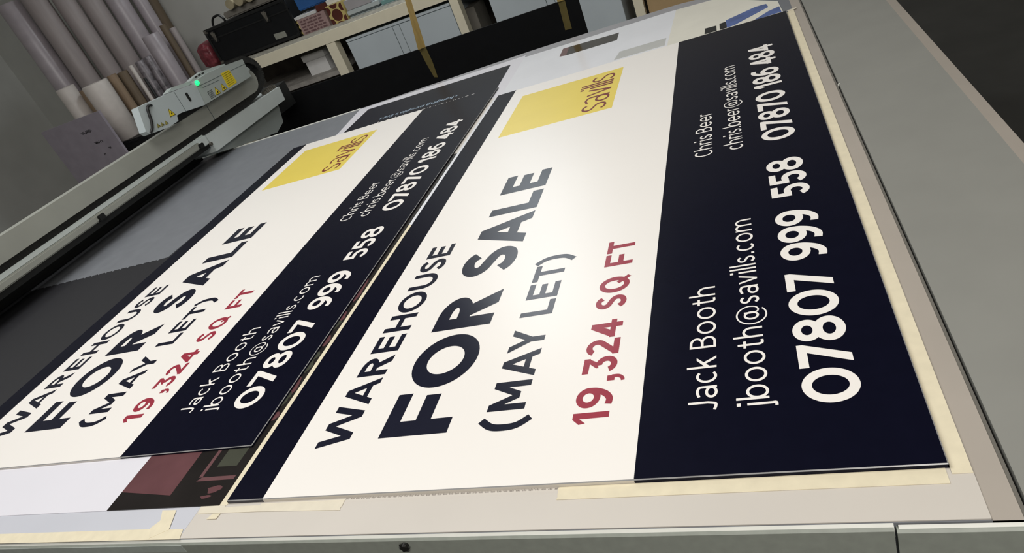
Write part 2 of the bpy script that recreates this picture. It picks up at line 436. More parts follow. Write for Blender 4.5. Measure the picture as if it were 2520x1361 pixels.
_cache = {}
def glyph_mesh(ch, w, sv, sh, **k):
    key = (ch, round(w, 3), sv, sh, tuple(sorted(k.items())))
    if key in _cache: return _cache[key]
    polys = glyph(ch, w, sv, sh, **k)
    vs, fs = [], []
    for p in polys:
        a = sum(p[i][0] * p[(i + 1) % len(p)][1] - p[(i + 1) % len(p)][0] * p[i][1] for i in range(len(p)))
        if abs(a) < 1e-7: continue
        if a < 0: p = p[::-1]
        n = len(vs); vs += [Vector(q) for q in p]; fs.append(list(range(n, n + len(p))))
    r = delaunay_2d_cdt(vs, [], fs, 1, 1e-5)
    out = ([tuple(v) for v in r[0]], [tuple(f) for f, o in zip(r[2], r[5]) if o])
    _cache[key] = out
    return out

def lettering(name, entries, base, cap, sv, sh, frame, m, parent, z, **k):
    """entries = [(char, s0, s1)], s along the text; frame(s, up) -> (x, y)"""
    v, f = [], []
    for ch, s0, s1 in entries:
        gv, gf = glyph_mesh(ch, (s1 - s0) / cap, sv, sh, **k)
        n = len(v)
        for gx, gy in gv:
            x, y = frame(s0 + gx * cap, base, gy * cap)
            v.append((x, y, z))
        f += [tuple(i + n for i in q) for q in gf]
    o = raw(name, v, f, m, parent)
    for p in o.data.polygons: pass
    return o

LW = dict(J=.40, a=.55, c=.56, k=.58, B=.62, o=.70, t=.40, h=.58, j=.18, b=.66, s=.46, v=.58, i=.10, l=.10, m=1.02, C=.66, r=.32, e=.66, n=.58, g=.66, p=.66, u=.58, d=.66)
LW.update({'.': .12, '@': 1.12, ' ': .16, "'": .1, ',': .2, 'N': .8})
def spread(text, s0, s1, sb=.15):
    """natural widths scaled to run from s0 to s1"""
    tot = sum(LW[c] for c in text) + sb * (len(text) - 1)
    kx = (s1 - s0) / tot
    out, x = [], s0
    for c in text:
        if c != ' ': out.append((c, x, x + LW[c] * kx))
        x += (LW[c] + sb) * kx
    return out

# ------------------------------------------------------------------ room
def struct(o): return tag(o, kind='structure')
FZ = -ZO
struct(G().box(-7.5, 6.5, -5.0, 6.3, FZ - .05, FZ).build('floor', MT['floor']))
struct(G().box(-7.5, 6.5, 6.0, 6.2, FZ, 3.4).build('wall_back', MT['wall']))
struct(G().box(-7.5, -7.3, -5.0, 6.0, FZ, 3.4).build('wall_left', MT['wall']))
struct(G().box(6.3, 6.5, -5.0, 6.0, FZ, 3.4).build('wall_right', MT['wall']))
struct(G().box(-7.5, 6.5, -5.2, -5.0, FZ, 3.4).build('wall_front', MT['wall']))
struct(G().box(-7.5, 6.5, -5.0, 6.3, 3.4, 3.45).build('ceiling', MT['ceiling']))

# ------------------------------------------------------------------ flatbed printer
BZ = -0.010
pr = thing('flatbed_printer', (0, 1.3, FZ), 'large grey flatbed printer with a wide flat bed carrying the printed signs', 'printer')
G().box(-2.75, 1.276, -.078, 2.772, -.11, BZ).build('bed', MT['bed'], pr)
G().box(-2.75, -1.033, 2.764, 2.774, -.03, BZ + .003).build('edge_trim', MT['trim'], pr)
G().prism([(-.078, BZ), (-.0835, BZ - .0055), (-.0835, -.03), (-.078, -.03)], 'x', -2.75, 1.141).build('edge_trim', MT['trim'], pr)
G().prism([(-.0785, BZ - .003), (-.0845, BZ - .009), (-.0845, -.03), (-.0785, -.03)], 'x', 1.146, 1.56).build('edge_trim', MT['trim'], pr)
fp = G().prism([(-.082, -.0135), (-.0855, -.0165), (-.0855, FZ + .1), (-.06, FZ + .1), (-.06, -.0135)], 'x', -2.75, 1.1405).build('front_panel', MT['front_grey'], pr)
G().prism([(-.083, -.0165), (-.0865, -.019), (-.0865, FZ + .1), (-.06, FZ + .1), (-.06, -.0165)], 'x', 1.1435, 1.56).build('front_panel', MT['front_grey'], pr)
b = G()
for a in range(6):
    t = a * math.pi / 3
    b.tube([(0.433 + .004 * math.cos(t), -.088, -.026 + .004 * math.sin(t)), (0.433 + .009 * math.cos(t), -.093, -.026 + .009 * math.sin(t))], .0022, 6)
b.tube([(0.433, -.084, -.026), (0.433, -.094, -.026)], .0065, 12)
b.build('bolt', MT['slot'], pr)
G().box(1.2445, 1.2761, -.078, 2.95, -.08, BZ + .0003).build('frame_strip', MT['rail_grey'], pr)
# right-hand frame strip, slot and service panel
G().box(1.2762, 1.2812, -.078, 2.95, -.08, BZ - .001).build('slot_wall', MT['slot_side'], pr)
G().box(1.2812, 1.2845, -.078, 2.95, -.08, BZ - .012).build('slot', MT['slot'], pr)
def panel(y0, y1, z):
    g = G()
    g.prism([(1.2845, z), (1.522, z), (1.522, -.1), (1.2845, -.1)], 'y', y0, y1)
    return g.build('side_panel', MT['panel_grey'], pr)
panel(-.078, 1.353, -.006); panel(1.3545, 3.3, -.0065)
G().box(1.281, 1.287, 1.350, 1.356, -.012, -.0055).build('clip', MT['trim'], pr)
G().prism([(1.522, -.006), (1.553, -.016), (1.556, -.024), (1.556, -.05), (1.522, -.05)], 'y', -.078, 3.3).build('edge_trim', MT['rail_grey'], pr)
G().box(-2.7, 1.55, 0.0, 2.7, FZ + .1, -.105).build('cabinet_body', MT['front_grey'], pr)
for x in (-2.5, 1.35):
    for y in (.15, 2.5):
        G().cyl(x, y, FZ, FZ + .105, .05).build('foot', MT['rubber'], pr)

# ------------------------------------------------------------------ sheets on the bed
PZ = -.008
bk = G().sheet([(-.07, -.0765), (1.244, -.0765), (1.244, 2.2), (1.0, 2.2), (-.07, 2.2)], PZ, .0018).build('backing_sheet', MT['backing'], at=(0, 0, PZ))
tag(bk, 'white backing sheet beneath the right-hand sign, its margin showing along the bed front', 'sheet')

o = G().sheet([(-1.24, -.0765), (-.0705, -.0765), (-.0705, 2.2), (-1.24, 2.2)], PZ, .0018).build('backing_sheet', MT['cool_white'], at=(-.6, 1, PZ))
tag(o, 'cool white backing sheet beneath the left-hand sign, showing at the lower left', 'sheet')
# ruler printed on the backing margin
def frame_up(s, base, up): return (s, base + up)
vals = list(range(840, 470, -10))
ent = []
for i, vnum in enumerate(vals):
    x = .2855 + (0.6865 - .2855) * i / (len(vals) - 1)
    for j, chh in enumerate(str(vnum)):
        ent.append((chh, x + j * .0026 - .0035, x + j * .0026 - .0014))
lettering('ruler_digits', ent, -.0042, .0026, .2, .2, frame_up, MT['grey_digits'], bk, PZ + .0002)
g = G()
for i in range(len(vals) * 2):
    x = .2845 + (0.6865 - .2845) * i / (len(vals) * 2 - 1)
    g.box(x, x + .0005, -.0012, -.0003, PZ, PZ + .0002)
g.build('ruler_ticks', MT['grey_digits'], bk)

# far sheet with the reversed navy notice
fl = G().sheet([(-.995, 2.2), (.02, 2.2), (.0, 2.858), (-1.03, 2.765), (-.995, 2.39)], PZ, .0015).build('acrylic_sheet', MT['white_gloss'], at=(-.5, 2.5, PZ))
G().sheet([(-1.03, 2.7655), (-1.025, 2.758), (-.003, 2.80), (-.001, 2.858)], PZ + .0004, .0016).build('grey_margin', MT['margin'], fl)
tag(fl, 'white sheet lying under the navy notice at the far edge of the printer bed', 'sheet')
nz = PZ + .0012
nt_ = thing('printed_notice', (-.5, 2.5, PZ), 'navy notice at the bed far edge, upside-down lettering cut off by the left sign', 'sign')
G().sheet([(-.945, 2.25), (-.045, 2.25), (-.066, 2.70), (-.942, 2.692)], nz, .0011).build('navy_sheet', MT['navy'], nt_)
def frame_rev(s, base, up): return (-s, base - up)
lettering('lettering', spread("changing people's lives", .285, .745), 2.436, .036, .14, .12, frame_rev, MT['pale_blue_ink'], nt_, nz + .0003, xh=.7)
lettering('lettering', spread("Communities and people", .165, .80), 2.3655, .045, .11, .1, frame_rev, MT['white_ink'], nt_, nz + .0003, xh=.7)

# far glossy print strip beyond the right-hand sign
es = thing('glossy_print', (.6, 2.5, PZ), 'glossy white print beyond the right-hand sign, with a black bar and blue artwork', 'print')
G().sheet([(.012, 2.204), (1.21, 2.204), (1.204, 2.39), (1.06, 2.60), (.96, 2.74), (.75, 2.77), (.20, 2.765), (-.003, 2.765)], PZ + .0004, .0018).build('film', MT['film'], es)
G().sheet([(-.003, 2.766), (.20, 2.766), (.75, 2.771), (.96, 2.741), (1.02, 2.80), (.78, 2.86), (.20, 2.862), (-.003, 2.858)], PZ + .0006, .002).build('grey_margin', MT['margin'], es)
G().sheet([(.76, 2.206), (1.209, 2.206), (1.203, 2.39), (1.06, 2.60), (.95, 2.738), (.78, 2.765)], PZ + .0006, .0004).build('cream_area', MT['cream_film'], es)
G().sheet([(.262, 2.553), (.513, 2.549), (.511, 2.671), (.255, 2.693)], PZ + .0008, .0004).build('black_bar', MT['glossy_black'], es)
G().sheet([(.226, 2.566), (.262, 2.553), (.255, 2.693), (.222, 2.694)], PZ + .0008, .0004).build('pink_bar', MT['pink_print'], es)
G().sheet([(.533, 2.237), (.75, 2.235), (.752, 2.34), (.548, 2.342)], PZ + .0008, .0004).build('grey_bar', MT['grey_patch'], es)
G().sheet([(.912, 2.225), (.960, 2.225), (.960, 2.300), (.914, 2.305)], PZ + .0008, .0004).build('black_square', MT['black_ink'], es)
G().sheet([(.972, 2.225), (1.0, 2.225), (.998, 2.318), (.972, 2.312)], PZ + .0008, .0004).build('black_square', MT['black_ink'], es)
g = G()
g.sheet([(1.0, 2.225), (1.03, 2.232), (1.165, 2.345), (1.16, 2.40), (1.12, 2.405), (.998, 2.335)], PZ + .0008, .0004)
g.sheet([(1.10, 2.218), (1.205, 2.225), (1.203, 2.31), (1.16, 2.285)], PZ + .0008, .0004)
g.build('blue_shape', MT['blue_print'], es)

# sheet under the left sign (shows along the gap and at the near end)
us = thing('printed_sheet', (-.5, .8, PZ), 'glossy dark print with dusky pink blocks, half hidden under the left sign', 'print')
cz = -.0062
G().sheet([(-.344, -.004), (-.0215, -.004), (-.0215, 1.612), (-.344, 1.612)], cz, .0016).build('black_area', MT['glossy_black'], us)
G().sheet([(-1.2, -.004), (-.344, -.004), (-.344, 1.612), (-1.2, 1.612)], cz, .0016).build('white_area', MT['white_gloss'], us)
G().sheet([(-.3435, .044), (-.181, .027), (-.186, .30), (-.3435, .30)], cz + .0003, .0003).build('pink_block', MT['pink_print'], us)
g = G()
g.sheet([(-.134, .060), (-.030, .060), (-.030, .070), (-.124, .070)], cz + .0003, .0003)
g.sheet([(-.134, .070), (-.124, .070), (-.124, .30), (-.134, .30)], cz + .0003, .0003)
g.build('pink_frame_line', MT['line_print'], us)
G().sheet([(-.103, .097), (-.047, .096), (-.044, .21), (-.103, .21)], cz + .0003, .0003).build('green_block', MT['green_print'], us)
g = G()
random.seed(3)
def blob(g, cx, cy, rx, ry, z, n=14):
    ph = random.random() * 6
    g.sheet([(cx + rx * (1 + .25 * math.sin(3 * t + ph) + .12 * math.sin(7 * t + ph)) * math.cos(t), cy + ry * (1 + .25 * math.sin(2 * t + ph)) * math.sin(t)) for t in [2 * math.pi * i / n for i in range(n)]], z, .0002)
for cy, ry in ((.235, .018), (.335, .03), (.50, .028), (.60, .02), (.72, .05)):
    blob(g, -.036, cy, .011, ry, cz + .0003)
blob(g, -.065, .036, .018, .010, cz + .0003); blob(g, -.075, .018, .014, .004, cz + .0003)
g.build('pink_patches', MT['pink_print'], us)
g = G()
for cy, ry in ((.29, .02), (.40, .03), (.44, .02), (.56, .02)):
    blob(g, -.038, cy, .012, ry, cz + .0004)
g.build('green_patches', MT['green_print'], us)

# ------------------------------------------------------------------ the two signs
SW, SL = 1.22, 2.195
BANDX, PANX = .0905, .8115
def make_sign(ox, oy, z, th, label):
    root = thing('for_sale_sign', (ox, oy, z), label, 'sign', 'matching property sale signs on the printer bed')
    e = .0016
    def slab(name, x0, x1, m, lo, hi):
        G().box(ox + x0 + (e if lo else 0), ox + x1 - (e if hi else 0), oy + e, oy + SL - e, z - th, z).build(name, m, root)
    slab('navy_band', 0, BANDX, MT['navy'], True, False)
    slab('white_panel', BANDX, PANX, MT['white'], False, False)
    slab('navy_panel', PANX, SW, MT['navy'], False, True)
    # chamfered acrylic rim
    v, f = [], []
    for (d, zz) in ((e, z), (0.0, z - e * .8)):
        v += [(ox + d, oy + d, zz), (ox + SW - d, oy + d, zz), (ox + SW - d, oy + SL - d, zz), (ox + d, oy + SL - d, zz)]
    f = [(i, (i + 1) % 4, 4 + (i + 1) % 4, 4 + i) for i in range(4)]
    tag(raw('acrylic_rim', v, f, MT['edge'], root), 'grey cut rim of clear acrylic')
    # outer skirt below the rim, printed colour seen through the edge
    def skirt(name, x0, x1, m, sides):
        g = G(); zt, zb = z - e * .8, z - th
        if x0 == 0: g.box(ox, ox + e * .9, oy, oy + SL, zb, zt)
        if x1 == SW: g.box(ox + SW - e * .9, ox + SW, oy, oy + SL, zb, zt)
        g.box(ox + x0, ox + x1, oy, oy + e * .9, zb, zt); g.box(ox + x0, ox + x1, oy + SL - e * .9, oy + SL, zb, zt)
        g.build(name, m, root)
    skirt('edge', 0, BANDX, MT['navy_ink'], 0); skirt('edge', BANDX, PANX, MT['backing'], 0); skirt('edge', PANX, SW, MT['navy'], 0)
    zi = z + .0002
    def fr(s, base, up): return (ox + base - up, oy + s)
    def line(ent, base, cap, sv, sh, m, **k): return lettering('lettering', ent, base, cap, sv, sh, fr, m, root, zi, **k)
    Bd = (.215, .19)
    line([('W', .118, .235), ('A', .233, .3155), ('R', .3255, .391), ('E', .4055, .4665), ('H', .4815, .548), ('O', .5565, .6435), ('U', .655, .7265), ('S', .736, .7965), ('E', .8065, .8675)], .2238, .0765, *Bd, MT['navy_ink'])
    line([('F', .1315, .2505), ('O', .262, .432), ('R', .4545, .588), ('S', .6645, .7935), ('A', .8005, .967), ('L', .985, 1.0975), ('E', 1.1195, 1.2395)], .4455, .152, .265, .225, MT['navy_ink'])
    line([('(', .1235, .157), ('M', .1745, .2525), ('A', .263, .344), ('Y', .3395, .4145), ('L', .4575, .512), ('E', .5215, .581), ('T', .5905, .658), (')', .663, .697)], .5930, .0765, *Bd, MT['navy_ink'])
    line([('1', .122, .149), ('9', .160, .2105), (',', .2225, .2385), ('3', .248, .293), ('2', .298, .3445), ('4', .349, .4045), ('S', .4415, .488), ('Q', .498, .5575), ('F', .6025, .650), ('T', .657, .7085)], .757, .065, *Bd, MT['red_ink'])
    def phone(ent): return line(ent, 1.1435, .0797, .205, .185, MT['white_ink'])
    phone([('0', .1235, .1985), ('7', .2025, .2585), ('8', .263, .327), ('0', .3325, .4055), ('7', .409, .4645), ('9', .5075, .5675), ('9', .572, .632), ('9', .6375, .6985), ('5', .7605, .8165), ('5', .8225, .8785), ('8', .8865, .9525)])
    phone([('0', 1.0675, 1.1415), ('7', 1.1455, 1.2015), ('8', 1.2065, 1.2705), ('7', 1.2775, 1.3335), ('0', 1.3395, 1.4135), ('1', 1.4525, 1.481), ('8', 1.490, 1.553), ('6', 1.558, 1.620), ('4', 1.6575, 1.7215), ('8', 1.7265, 1.7905), ('4', 1.7965, 1.8610)])
    for t, a, b_, base in (("Jack Booth", .1295, .4645, .9355), ("jbooth@savills.com", .1285, .6985, 1.0145), ("Chris Beer", 1.0675, 1.3635, .9355), ("chris.beer@savills.com", 1.0675, 1.7335, 1.0145)):
        line(spread(t, a, b_), base, .0462, .112, .1, MT['white_ink'])
    # yellow square with its word in maroon
    lg = G().sheet([(ox + .149, oy + 1.6395), (ox + .593, oy + 1.6395), (ox + .593, oy + 2.0775), (ox + .149, oy + 2.0775)], zi, .0002).build('yellow_square', MT['yellow'], root)
    lw = dict(s=.075, a=.078, v=.078, i=.012, l=.012)
    ent, x = [], 1.662
    for c, adv in (('s', .088), ('a', .092), ('v', .0905), ('i', .0235), ('l', .0235), ('l', .0225), ('s', 0)):
        ent.append((c, x, x + lw[c])); x += adv
    kx = (2.042 - 1.662) / (ent[-1][2] - 1.662)
    ent = [(c, 1.662 + (a - 1.662) * kx, 1.662 + (b_ - 1.662) * kx) for c, a, b_ in ent]
    lettering('lettering', ent, .566, .1, .135, .085, fr, MT['maroon_ink'], lg, zi + .0002, xh=.93, asc=1.32)
    return root
make_sign(0, 0, 0, .008, 'right-hand sale sign taped flat across the bed, WAREHOUSE FOR SALE in full view')
make_sign(-1.257, .145, -.0005, .0055, 'left-hand sale sign near the gantry, its headline cut off by the photo edge')

# black sheet with serrated far edge
pts = [(-2.4, .2), (-1.2585, .2), (-1.2585, 1.76), (-1.285, 1.288)]
n = 24
for i in range(n):
    x = -1.305 - i * (1.095 / n)
    pts += [(x, 1.286), (x - .030, 1.286), (x - .031, 1.279), (x - .0445, 1.279)]
o = G().sheet(pts, BZ + .004, .0038).build('foam_sheet', MT['black_sheet'], at=(-1.7, .8, BZ))
tag(o, 'black sheet with a serrated far edge lying left of the left-hand sign', 'sheet')

# ------------------------------------------------------------------ masking tape
TZ = [0]
def tape(pts, m, label, z=PZ + .0009, t=.0008):
    TZ[0] += 1; z += .00006 * TZ[0]
    cx = sum(p[0] for p in pts) / len(pts); cy = sum(p[1] for p in pts) / len(pts)
    return tag(G().sheet(pts, z, t).build('tape_strip', MT[m], at=(cx, cy, z)), label, 'tape')
def ragged(x, y0, y1, n=5, a=.0015): return [(x + random.uniform(-a, a), y0 + (y1 - y0) * i / n) for i in range(n + 1)]
tape([(-.0205, -.004)] + [(-.001, -.004), (-.001, 1.06), (-.0205, 1.075)], 'tape', 'cream masking tape in the narrow gap left of the right-hand sign')
tape([(-.0205, 1.077), (-.001, 1.062), (-.001, 2.19), (-.0205, 2.19)], 'film', 'whitish tape in the gap beside the right-hand sign, beyond the cream tape')
tape([(1.2205, -.01), (1.2435, -.01), (1.2465, 2.215), (1.2205, 2.195)], 'tape', 'long cream masking tape down the right side of the right-hand sign')
tape(ragged(.690, -.0245, -.0005)[::1] + [(1.215, -.0005), (1.215, -.0245)], 'tape', 'cream masking tape along the near edge of the right-hand sign, under its navy panel')
tape([(-.064, -.022), (-.069, -.0045), (-.0045, -.0045), (-.0005, -.0085), (.085, -.008), (.088, -.0045)] + ragged(.281, -.0045, -.027) + [(.1, -.0225), (.0, -.0225)], 'tape_thin', 'pale tape along the near edge of the right-hand sign, below its navy band')
tape([(-.030, -.036), (-.026, -.03), (-.0225, -.0235), (-.003, -.0235), (-.005, -.036)], 'tape', 'short stub of cream tape hanging past the corner of the right-hand sign', z=PZ + .0014, t=.0005)
tape([(-.171, -.010), (-.131, -.011), (-.112, -.057), (-.150, -.076), (-.168, -.052), (-.155, -.035)], 'tape', 'short cream tape lying across the front margin near the corner', z=PZ + .0014, t=.0005)
tape([(-.9, -.054), (-.17, -.0545), (-.152, -.0565), (-.0745, -.0565), (-.066, -.079), (-.9, -.0785)], 'tape', 'long cream tape along the front lip of the bed at lower left')
o = G().box(-2.6, -.0635, -.0865, -.0853, -.036, -.0165).build('tape_strip', MT['clear_tape'], at=(-.4, -.086, -.03))
tag(o, 'grey translucent tape stuck on the printer front panel at lower left', 'tape')
tape([(1.2275, 2.199), (1.2225, 2.2145), (1.2615, 2.2245), (1.2595, 2.2195), (1.2535, 2.205)], 'tape_thin', 'torn end of tape at the far right corner of the right-hand sign', z=PZ + .0016, t=.0005)

# ------------------------------------------------------------------ gantry over the bed (spans along Y on the left)
GX = -1.95
gn = thing('printer_gantry', (-2.1, 2.2, BZ), 'beige-grey printer gantry beam crossing the left end of the bed', 'printer')
def arc(cx, cy, rx, ry, a0, a1, n=8): return [(cx + rx * math.cos(math.radians(a0 + (a1 - a0) * i / n)), cy + ry * math.sin(math.radians(a0 + (a1 - a0) * i / n))) for i in range(n + 1)]
bp = [(-.02, .205), (3.09, .205)] + arc(3.17, .282, .085, .077, -90, 45)[0:] + [(3.17, .345), (3.06, .335), (2.9, .300), (-.02, .300)]
G().prism(bp, 'x', GX, GX - .055).build('beam', MT['beam'], gn)
G().box(GX - .001, GX + .0015, 2.7, 2.7035, .207, .297).build('seam', MT['grey_edge'], gn)
# cable chain: ribbed links following the U-bend at the far end
path = [(.02, .192), (2.1, .191), (2.575, .181), (2.95, .178), (3.10, .182), (3.24, .202), (3.33, .245), (3.36, .30), (3.34, .355), (3.28, .395), (3.18, .415), (2.9, .42)]
pp = smooth_path([(0, p[0], p[1]) for p in path], 6)
# resample at constant spacing
d = [0]
for i in range(1, len(pp)): d.append(d[-1] + (pp[i] - pp[i - 1]).length)
g = G(); step = .014; s_ = 0; i = 0
while s_ < d[-1] - step:
    while d[i + 1] < s_: i += 1
    u = (s_ - d[i]) / (d[i + 1] - d[i]); p = pp[i].lerp(pp[i + 1], u); tdir = (pp[i + 1] - pp[i]).normalized(); nrm = Vector((0, -tdir.z, tdir.y))
    h = .022
    q = [p - tdir * .0075 - nrm * h * .9, p + tdir * .006 - nrm * h, p + tdir * .006 + nrm * h, p - tdir * .0075 + nrm * h * .9]
    g.prism([(a.y, a.z) for a in q], 'x', GX - .02, GX - .10)
    s_ += step
g.build('cable_chain', MT['chain'], gn)
G().box(GX - .24, GX - .06, -.02, 3.05, .135, .204).build('inner_beam', MT['rubber'], gn)
# rail in front, with end plate and clamps
rl = G().bevbox(GX - .08, GX, -.02, 2.50, .115, .150, .006).build('rail', MT['beam'], gn)
G().bevbox(GX - .08, GX - .012, -.02, 2.56, .148, .172, .004).build('rail_cover', MT['arm'], gn)
G().bevbox(GX - .06, GX + .004, 2.485, 2.556, .112, .166, .004).build('rail_end', MT['arm'], gn)
for y in (1.655, 2.485):
    G().bevbox(GX - .02, GX + .010, y - .020, y + .022, .112, .142, .004).build('clamp', MT['rubber'], gn)
G().tube([(GX + .004, 2.552, .107), (GX + .018, 2.552, .107)], .010, 12).build('hinge_pin', MT['steel'], gn)
G().box(GX - .34, GX - .25, -.02, 2.70, -.004, .134).build('underside', MT['rubber'], gn)
G().box(GX - .06, GX - .012, -.02, 2.56, .088, .114).build('brush_strip', MT['rubber'], gn)
# far end cover and its lower support
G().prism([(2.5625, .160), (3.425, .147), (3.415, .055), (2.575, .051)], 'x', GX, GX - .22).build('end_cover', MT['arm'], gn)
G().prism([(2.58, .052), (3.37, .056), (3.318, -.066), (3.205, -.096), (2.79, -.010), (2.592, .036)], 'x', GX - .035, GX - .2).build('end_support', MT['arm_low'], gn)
g = G()
for k in range(7):
    g.bevbox(GX - .06, GX - .02, 3.29 + .02 * k, 3.302 + .02 * k, .147, .170 + .005 * (k % 3), .003)
g.build('connector_block', MT['steel'], gn)
G().prism([(3.30, -.02), (3.40, .14), (3.58, .15), (3.58, -.02)], 'x', GX - .05, GX - .3).build('cable_tray', MT['rubber'], gn)

# print carriage riding on the beam
CX = -1.90
cr = thing('print_carriage', (-2.05, 2.65, .31), 'pale grey print carriage with a green light, riding on the gantry beam', 'printer')
G().prism([(2.190, .476), (2.437, .461), (2.640, .440), (2.655, .412), (2.637, .311), (2.441, .343), (2.398, .343), (2.386, .316), (2.304, .314), (2.161, .335), (2.146, .356)], 'x', CX + .004, CX - .045).build('front_cover', MT['cover_light'], cr)
cv = G().prism([(2.640, .311), (2.657, .413), (2.66, .447), (2.79, .452), (2.93, .444), (3.0, .437), (3.156, .420), (3.152, .371), (3.176, .346), (3.150, .341), (3.147, .307)], 'x', CX, CX - .045).build('main_cover', MT['cover'], cr)
G().prism([(2.452, .462), (2.505, .476), (2.66, .458), (2.70, .466), (2.79, .473), (2.90, .462), (3.003, .446), (3.003, .436), (2.66, .440)], 'x', CX - .02, CX - .06).build('top_ridge', MT['cover'], cr)
for (a, b_) in (((2.66, .414), (3.153, .388)), ((2.70, .395), (2.86, .385))):
    G().prism([(a[0], a[1]), (b_[0], b_[1]), (b_[0], b_[1] + .0025), (a[0], a[1] + .0025)], 'x', CX - .001, CX + .0008).build('seam', MT['grey_edge'], cr)
G().box(CX + .003, CX + .0052, 2.4745, 2.4765, .336, .456).build('seam', MT['grey_edge'], cr)
# green indicator
bm = bmesh.new(); bmesh.ops.create_uvsphere(bm, u_segments=16, v_segments=10, radius=.0145)
bm.verts.index_update()
raw('indicator_light', [(CX + .004 + v.co.x, 2.674 + v.co.y, .434 + v.co.z) for v in bm.verts], [[v.index for v in f.verts] for f in bm.faces], MT['led'], cr, True); bm.free()
# handle slot, vent, dashes
G().prism([(p[0], p[1]) for p in [(2.5505 + .010 * math.cos(t) , .3935 + (.0165 if math.sin(t) >= 0 else -.0165) + .010 * math.sin(t)) for t in [2 * math.pi * i / 20 for i in range(20)]]], 'x', CX + .003, CX + .0056).build('handle_slot', MT['rubber'], cr)
g = G()
for r_ in range(5):
    for c_ in range(5):
        y = 2.712 + .0095 * c_; z = .319 + .0095 * r_
        g.prism([(y, z), (y + .003, z), (y + .0065, z + .0075), (y + .0035, z + .0075)], 'x', CX - .001, CX + .001)
g.build('vent', MT['rubber'], cr)
for y, z in ((2.708, .4615), (2.742, .462), (2.775, .460)):
    G().bevbox(CX - .022, CX - .0185, y, y + .024, z - .0045, z + .0045, .0015).build('slot', MT['rubber'], cr)
# warning labels
def tri(pts, x, dim=False):
    g = G().prism(pts, 'x', x - .001, x + .001)
    o = g.build('warning_triangle', MT['lab_dim' if dim else 'lab_yellow'], cr)
    c = (sum(p[0] for p in pts) / 3, sum(p[1] for p in pts) / 3)
    g = G(); n = 3
    for i in range(n):
        a, b_ = pts[i], pts[(i + 1) % n]
        def inn(p, k): return (c[0] + (p[0] - c[0]) * k, c[1] + (p[1] - c[1]) * k)
        g.prism([a, b_, inn(b_, .84), inn(a, .84)], 'x', x + .0008, x + .0014)
    h = (max(p[1] for p in pts) - min(p[1] for p in pts))
    g.prism([(c[0] - .003, c[1] - h * .12), (c[0] + .006, c[1] - h * .16), (c[0] + .008, c[1] + h * .02), (c[0], c[1] + h * .10), (c[0] - .002, c[1])], 'x', x + .0008, x + .0014)
    g.build('symbol', MT['black_ink'], o)
tri([(2.791, .366), (2.815, .320), (2.765, .322)], CX)
tri([(2.857, .366), (2.883, .321), (2.832, .321)], CX)
tri([(2.369, .397), (2.394, .351), (2.347, .354)], CX + .004)
for y, z in ((2.241, .351), (2.270, .347), (2.300, .343)):
    tri([(y, z + .011), (y + .013, z - .011), (y - .013, z - .011)], CX + .004, True)
lb = G().prism([(2.902, .412), (2.986, .408), (2.995, .322), (2.898, .320)], 'x', CX - .001, CX + .001).build('warning_label', MT['lab_yellow'], cr)
g = G(); random.seed(5)
for r_ in range(7):
    y = 2.908
    while y < 2.975:
        w_ = random.uniform(.006, .016)
        g.box(CX + .0009, CX + .0013, y, min(y + w_, 2.984), .330 + .0115 * r_, .335 + .0115 * r_); y += w_ + .004
g.build('label_text', MT['olive_ink'], lb)
G().tube(smooth_path([(CX + .004, 2.278, .452), (CX + .012, 2.258, .458), (CX + .014, 2.236, .452), (CX + .014, 2.222, .425), (CX + .013, 2.214, .400), (CX + .011, 2.205, .378), (CX + .009, 2.188, .354), (CX + .002, 2.165, .338)], 6), .0075, 10).build('cable', MT['rubber'], cr, True)
G().box(CX - .12, CX - .046, 2.42, 2.85, .3012, .39).build('slide_block', MT['rubber'], cr)

# ------------------------------------------------------------------ black panel beyond the bed and the amber tapes
o = G().box(-2.45, .150, 3.70, 3.712, FZ, .034).build('black_panel', MT['black_panel'], at=(-1.1, 3.74, FZ))
tag(o, 'long matt black panel standing upright behind the far edge of the printer bed', 'panel')
def ribbon(rows, m, label, name='tape_strip'):
    v, f = [], []
    for (a, b_) in rows: v += [a, b_]
    n = len(rows)
    f = [(2 * i, 2 * i + 1, 2 * i + 3, 2 * i + 2) for i in range(n - 1)]
    o = raw(name, v, f, [MT[m], MT['amber_on']], at=((v[0][0] + v[1][0]) / 2, v[0][1], v[-1][2]))
    for p in o.data.polygons:
        if p.center.z + o.location.z < ZO + .034: p.material_index = 1
    md = o.modifiers.new('thickness', 'SOLIDIFY'); md.thickness = .002; md.offset = 1
    return tag(o, label, 'tape')
rows = []
for i in range(15):
    t = i / 14; z = 3.4 + (.036 - 3.4) * t
    cx = -.953 + 1.30 * (.36 * (1 - t) + .0 * t); tw = .35 + .5 * t
    hw = .0275 * (1 - .35 * math.sin(math.pi * max(0, (t - .75) / .25)))
    rows.append(((cx - hw * math.cos(tw * .6), 3.692 - hw * math.sin(tw), z), (cx + hw * math.cos(tw * .6), 3.692 + hw * math.sin(tw) * .3, z)))
rows += [((-.981, 3.6965, .032), (-.928, 3.6965, .028)), ((-.972, 3.6965, -.07), (-.924, 3.6965, -.07)), ((-.958, 3.6965, -.172), (-.932, 3.6965, -.180)), ((-.957, 3.6965, -.174), (-.918, 3.6965, -.157))][:3]
ribbon(rows, 'amber', 'longer amber tape hanging over the black panel, kinked at its top edge')
rows = []
for i in range(9):
    t = i / 8; z = 3.4 + (.036 - 3.4) * t
    cx = .046 + .22 * (1 - t)
    rows.append(((cx - .022, 3.690, z), (cx + .022, 3.693, z)))
rows += [((.026, 3.6965, .028), (.070, 3.6965, .028)), ((.020, 3.6965, -.06), (.064, 3.6965, -.06)), ((.016, 3.6965, -.141), (.060, 3.6965, -.143))]
ribbon(rows, 'amber', 'shorter amber tape hanging near the right end of the black panel')

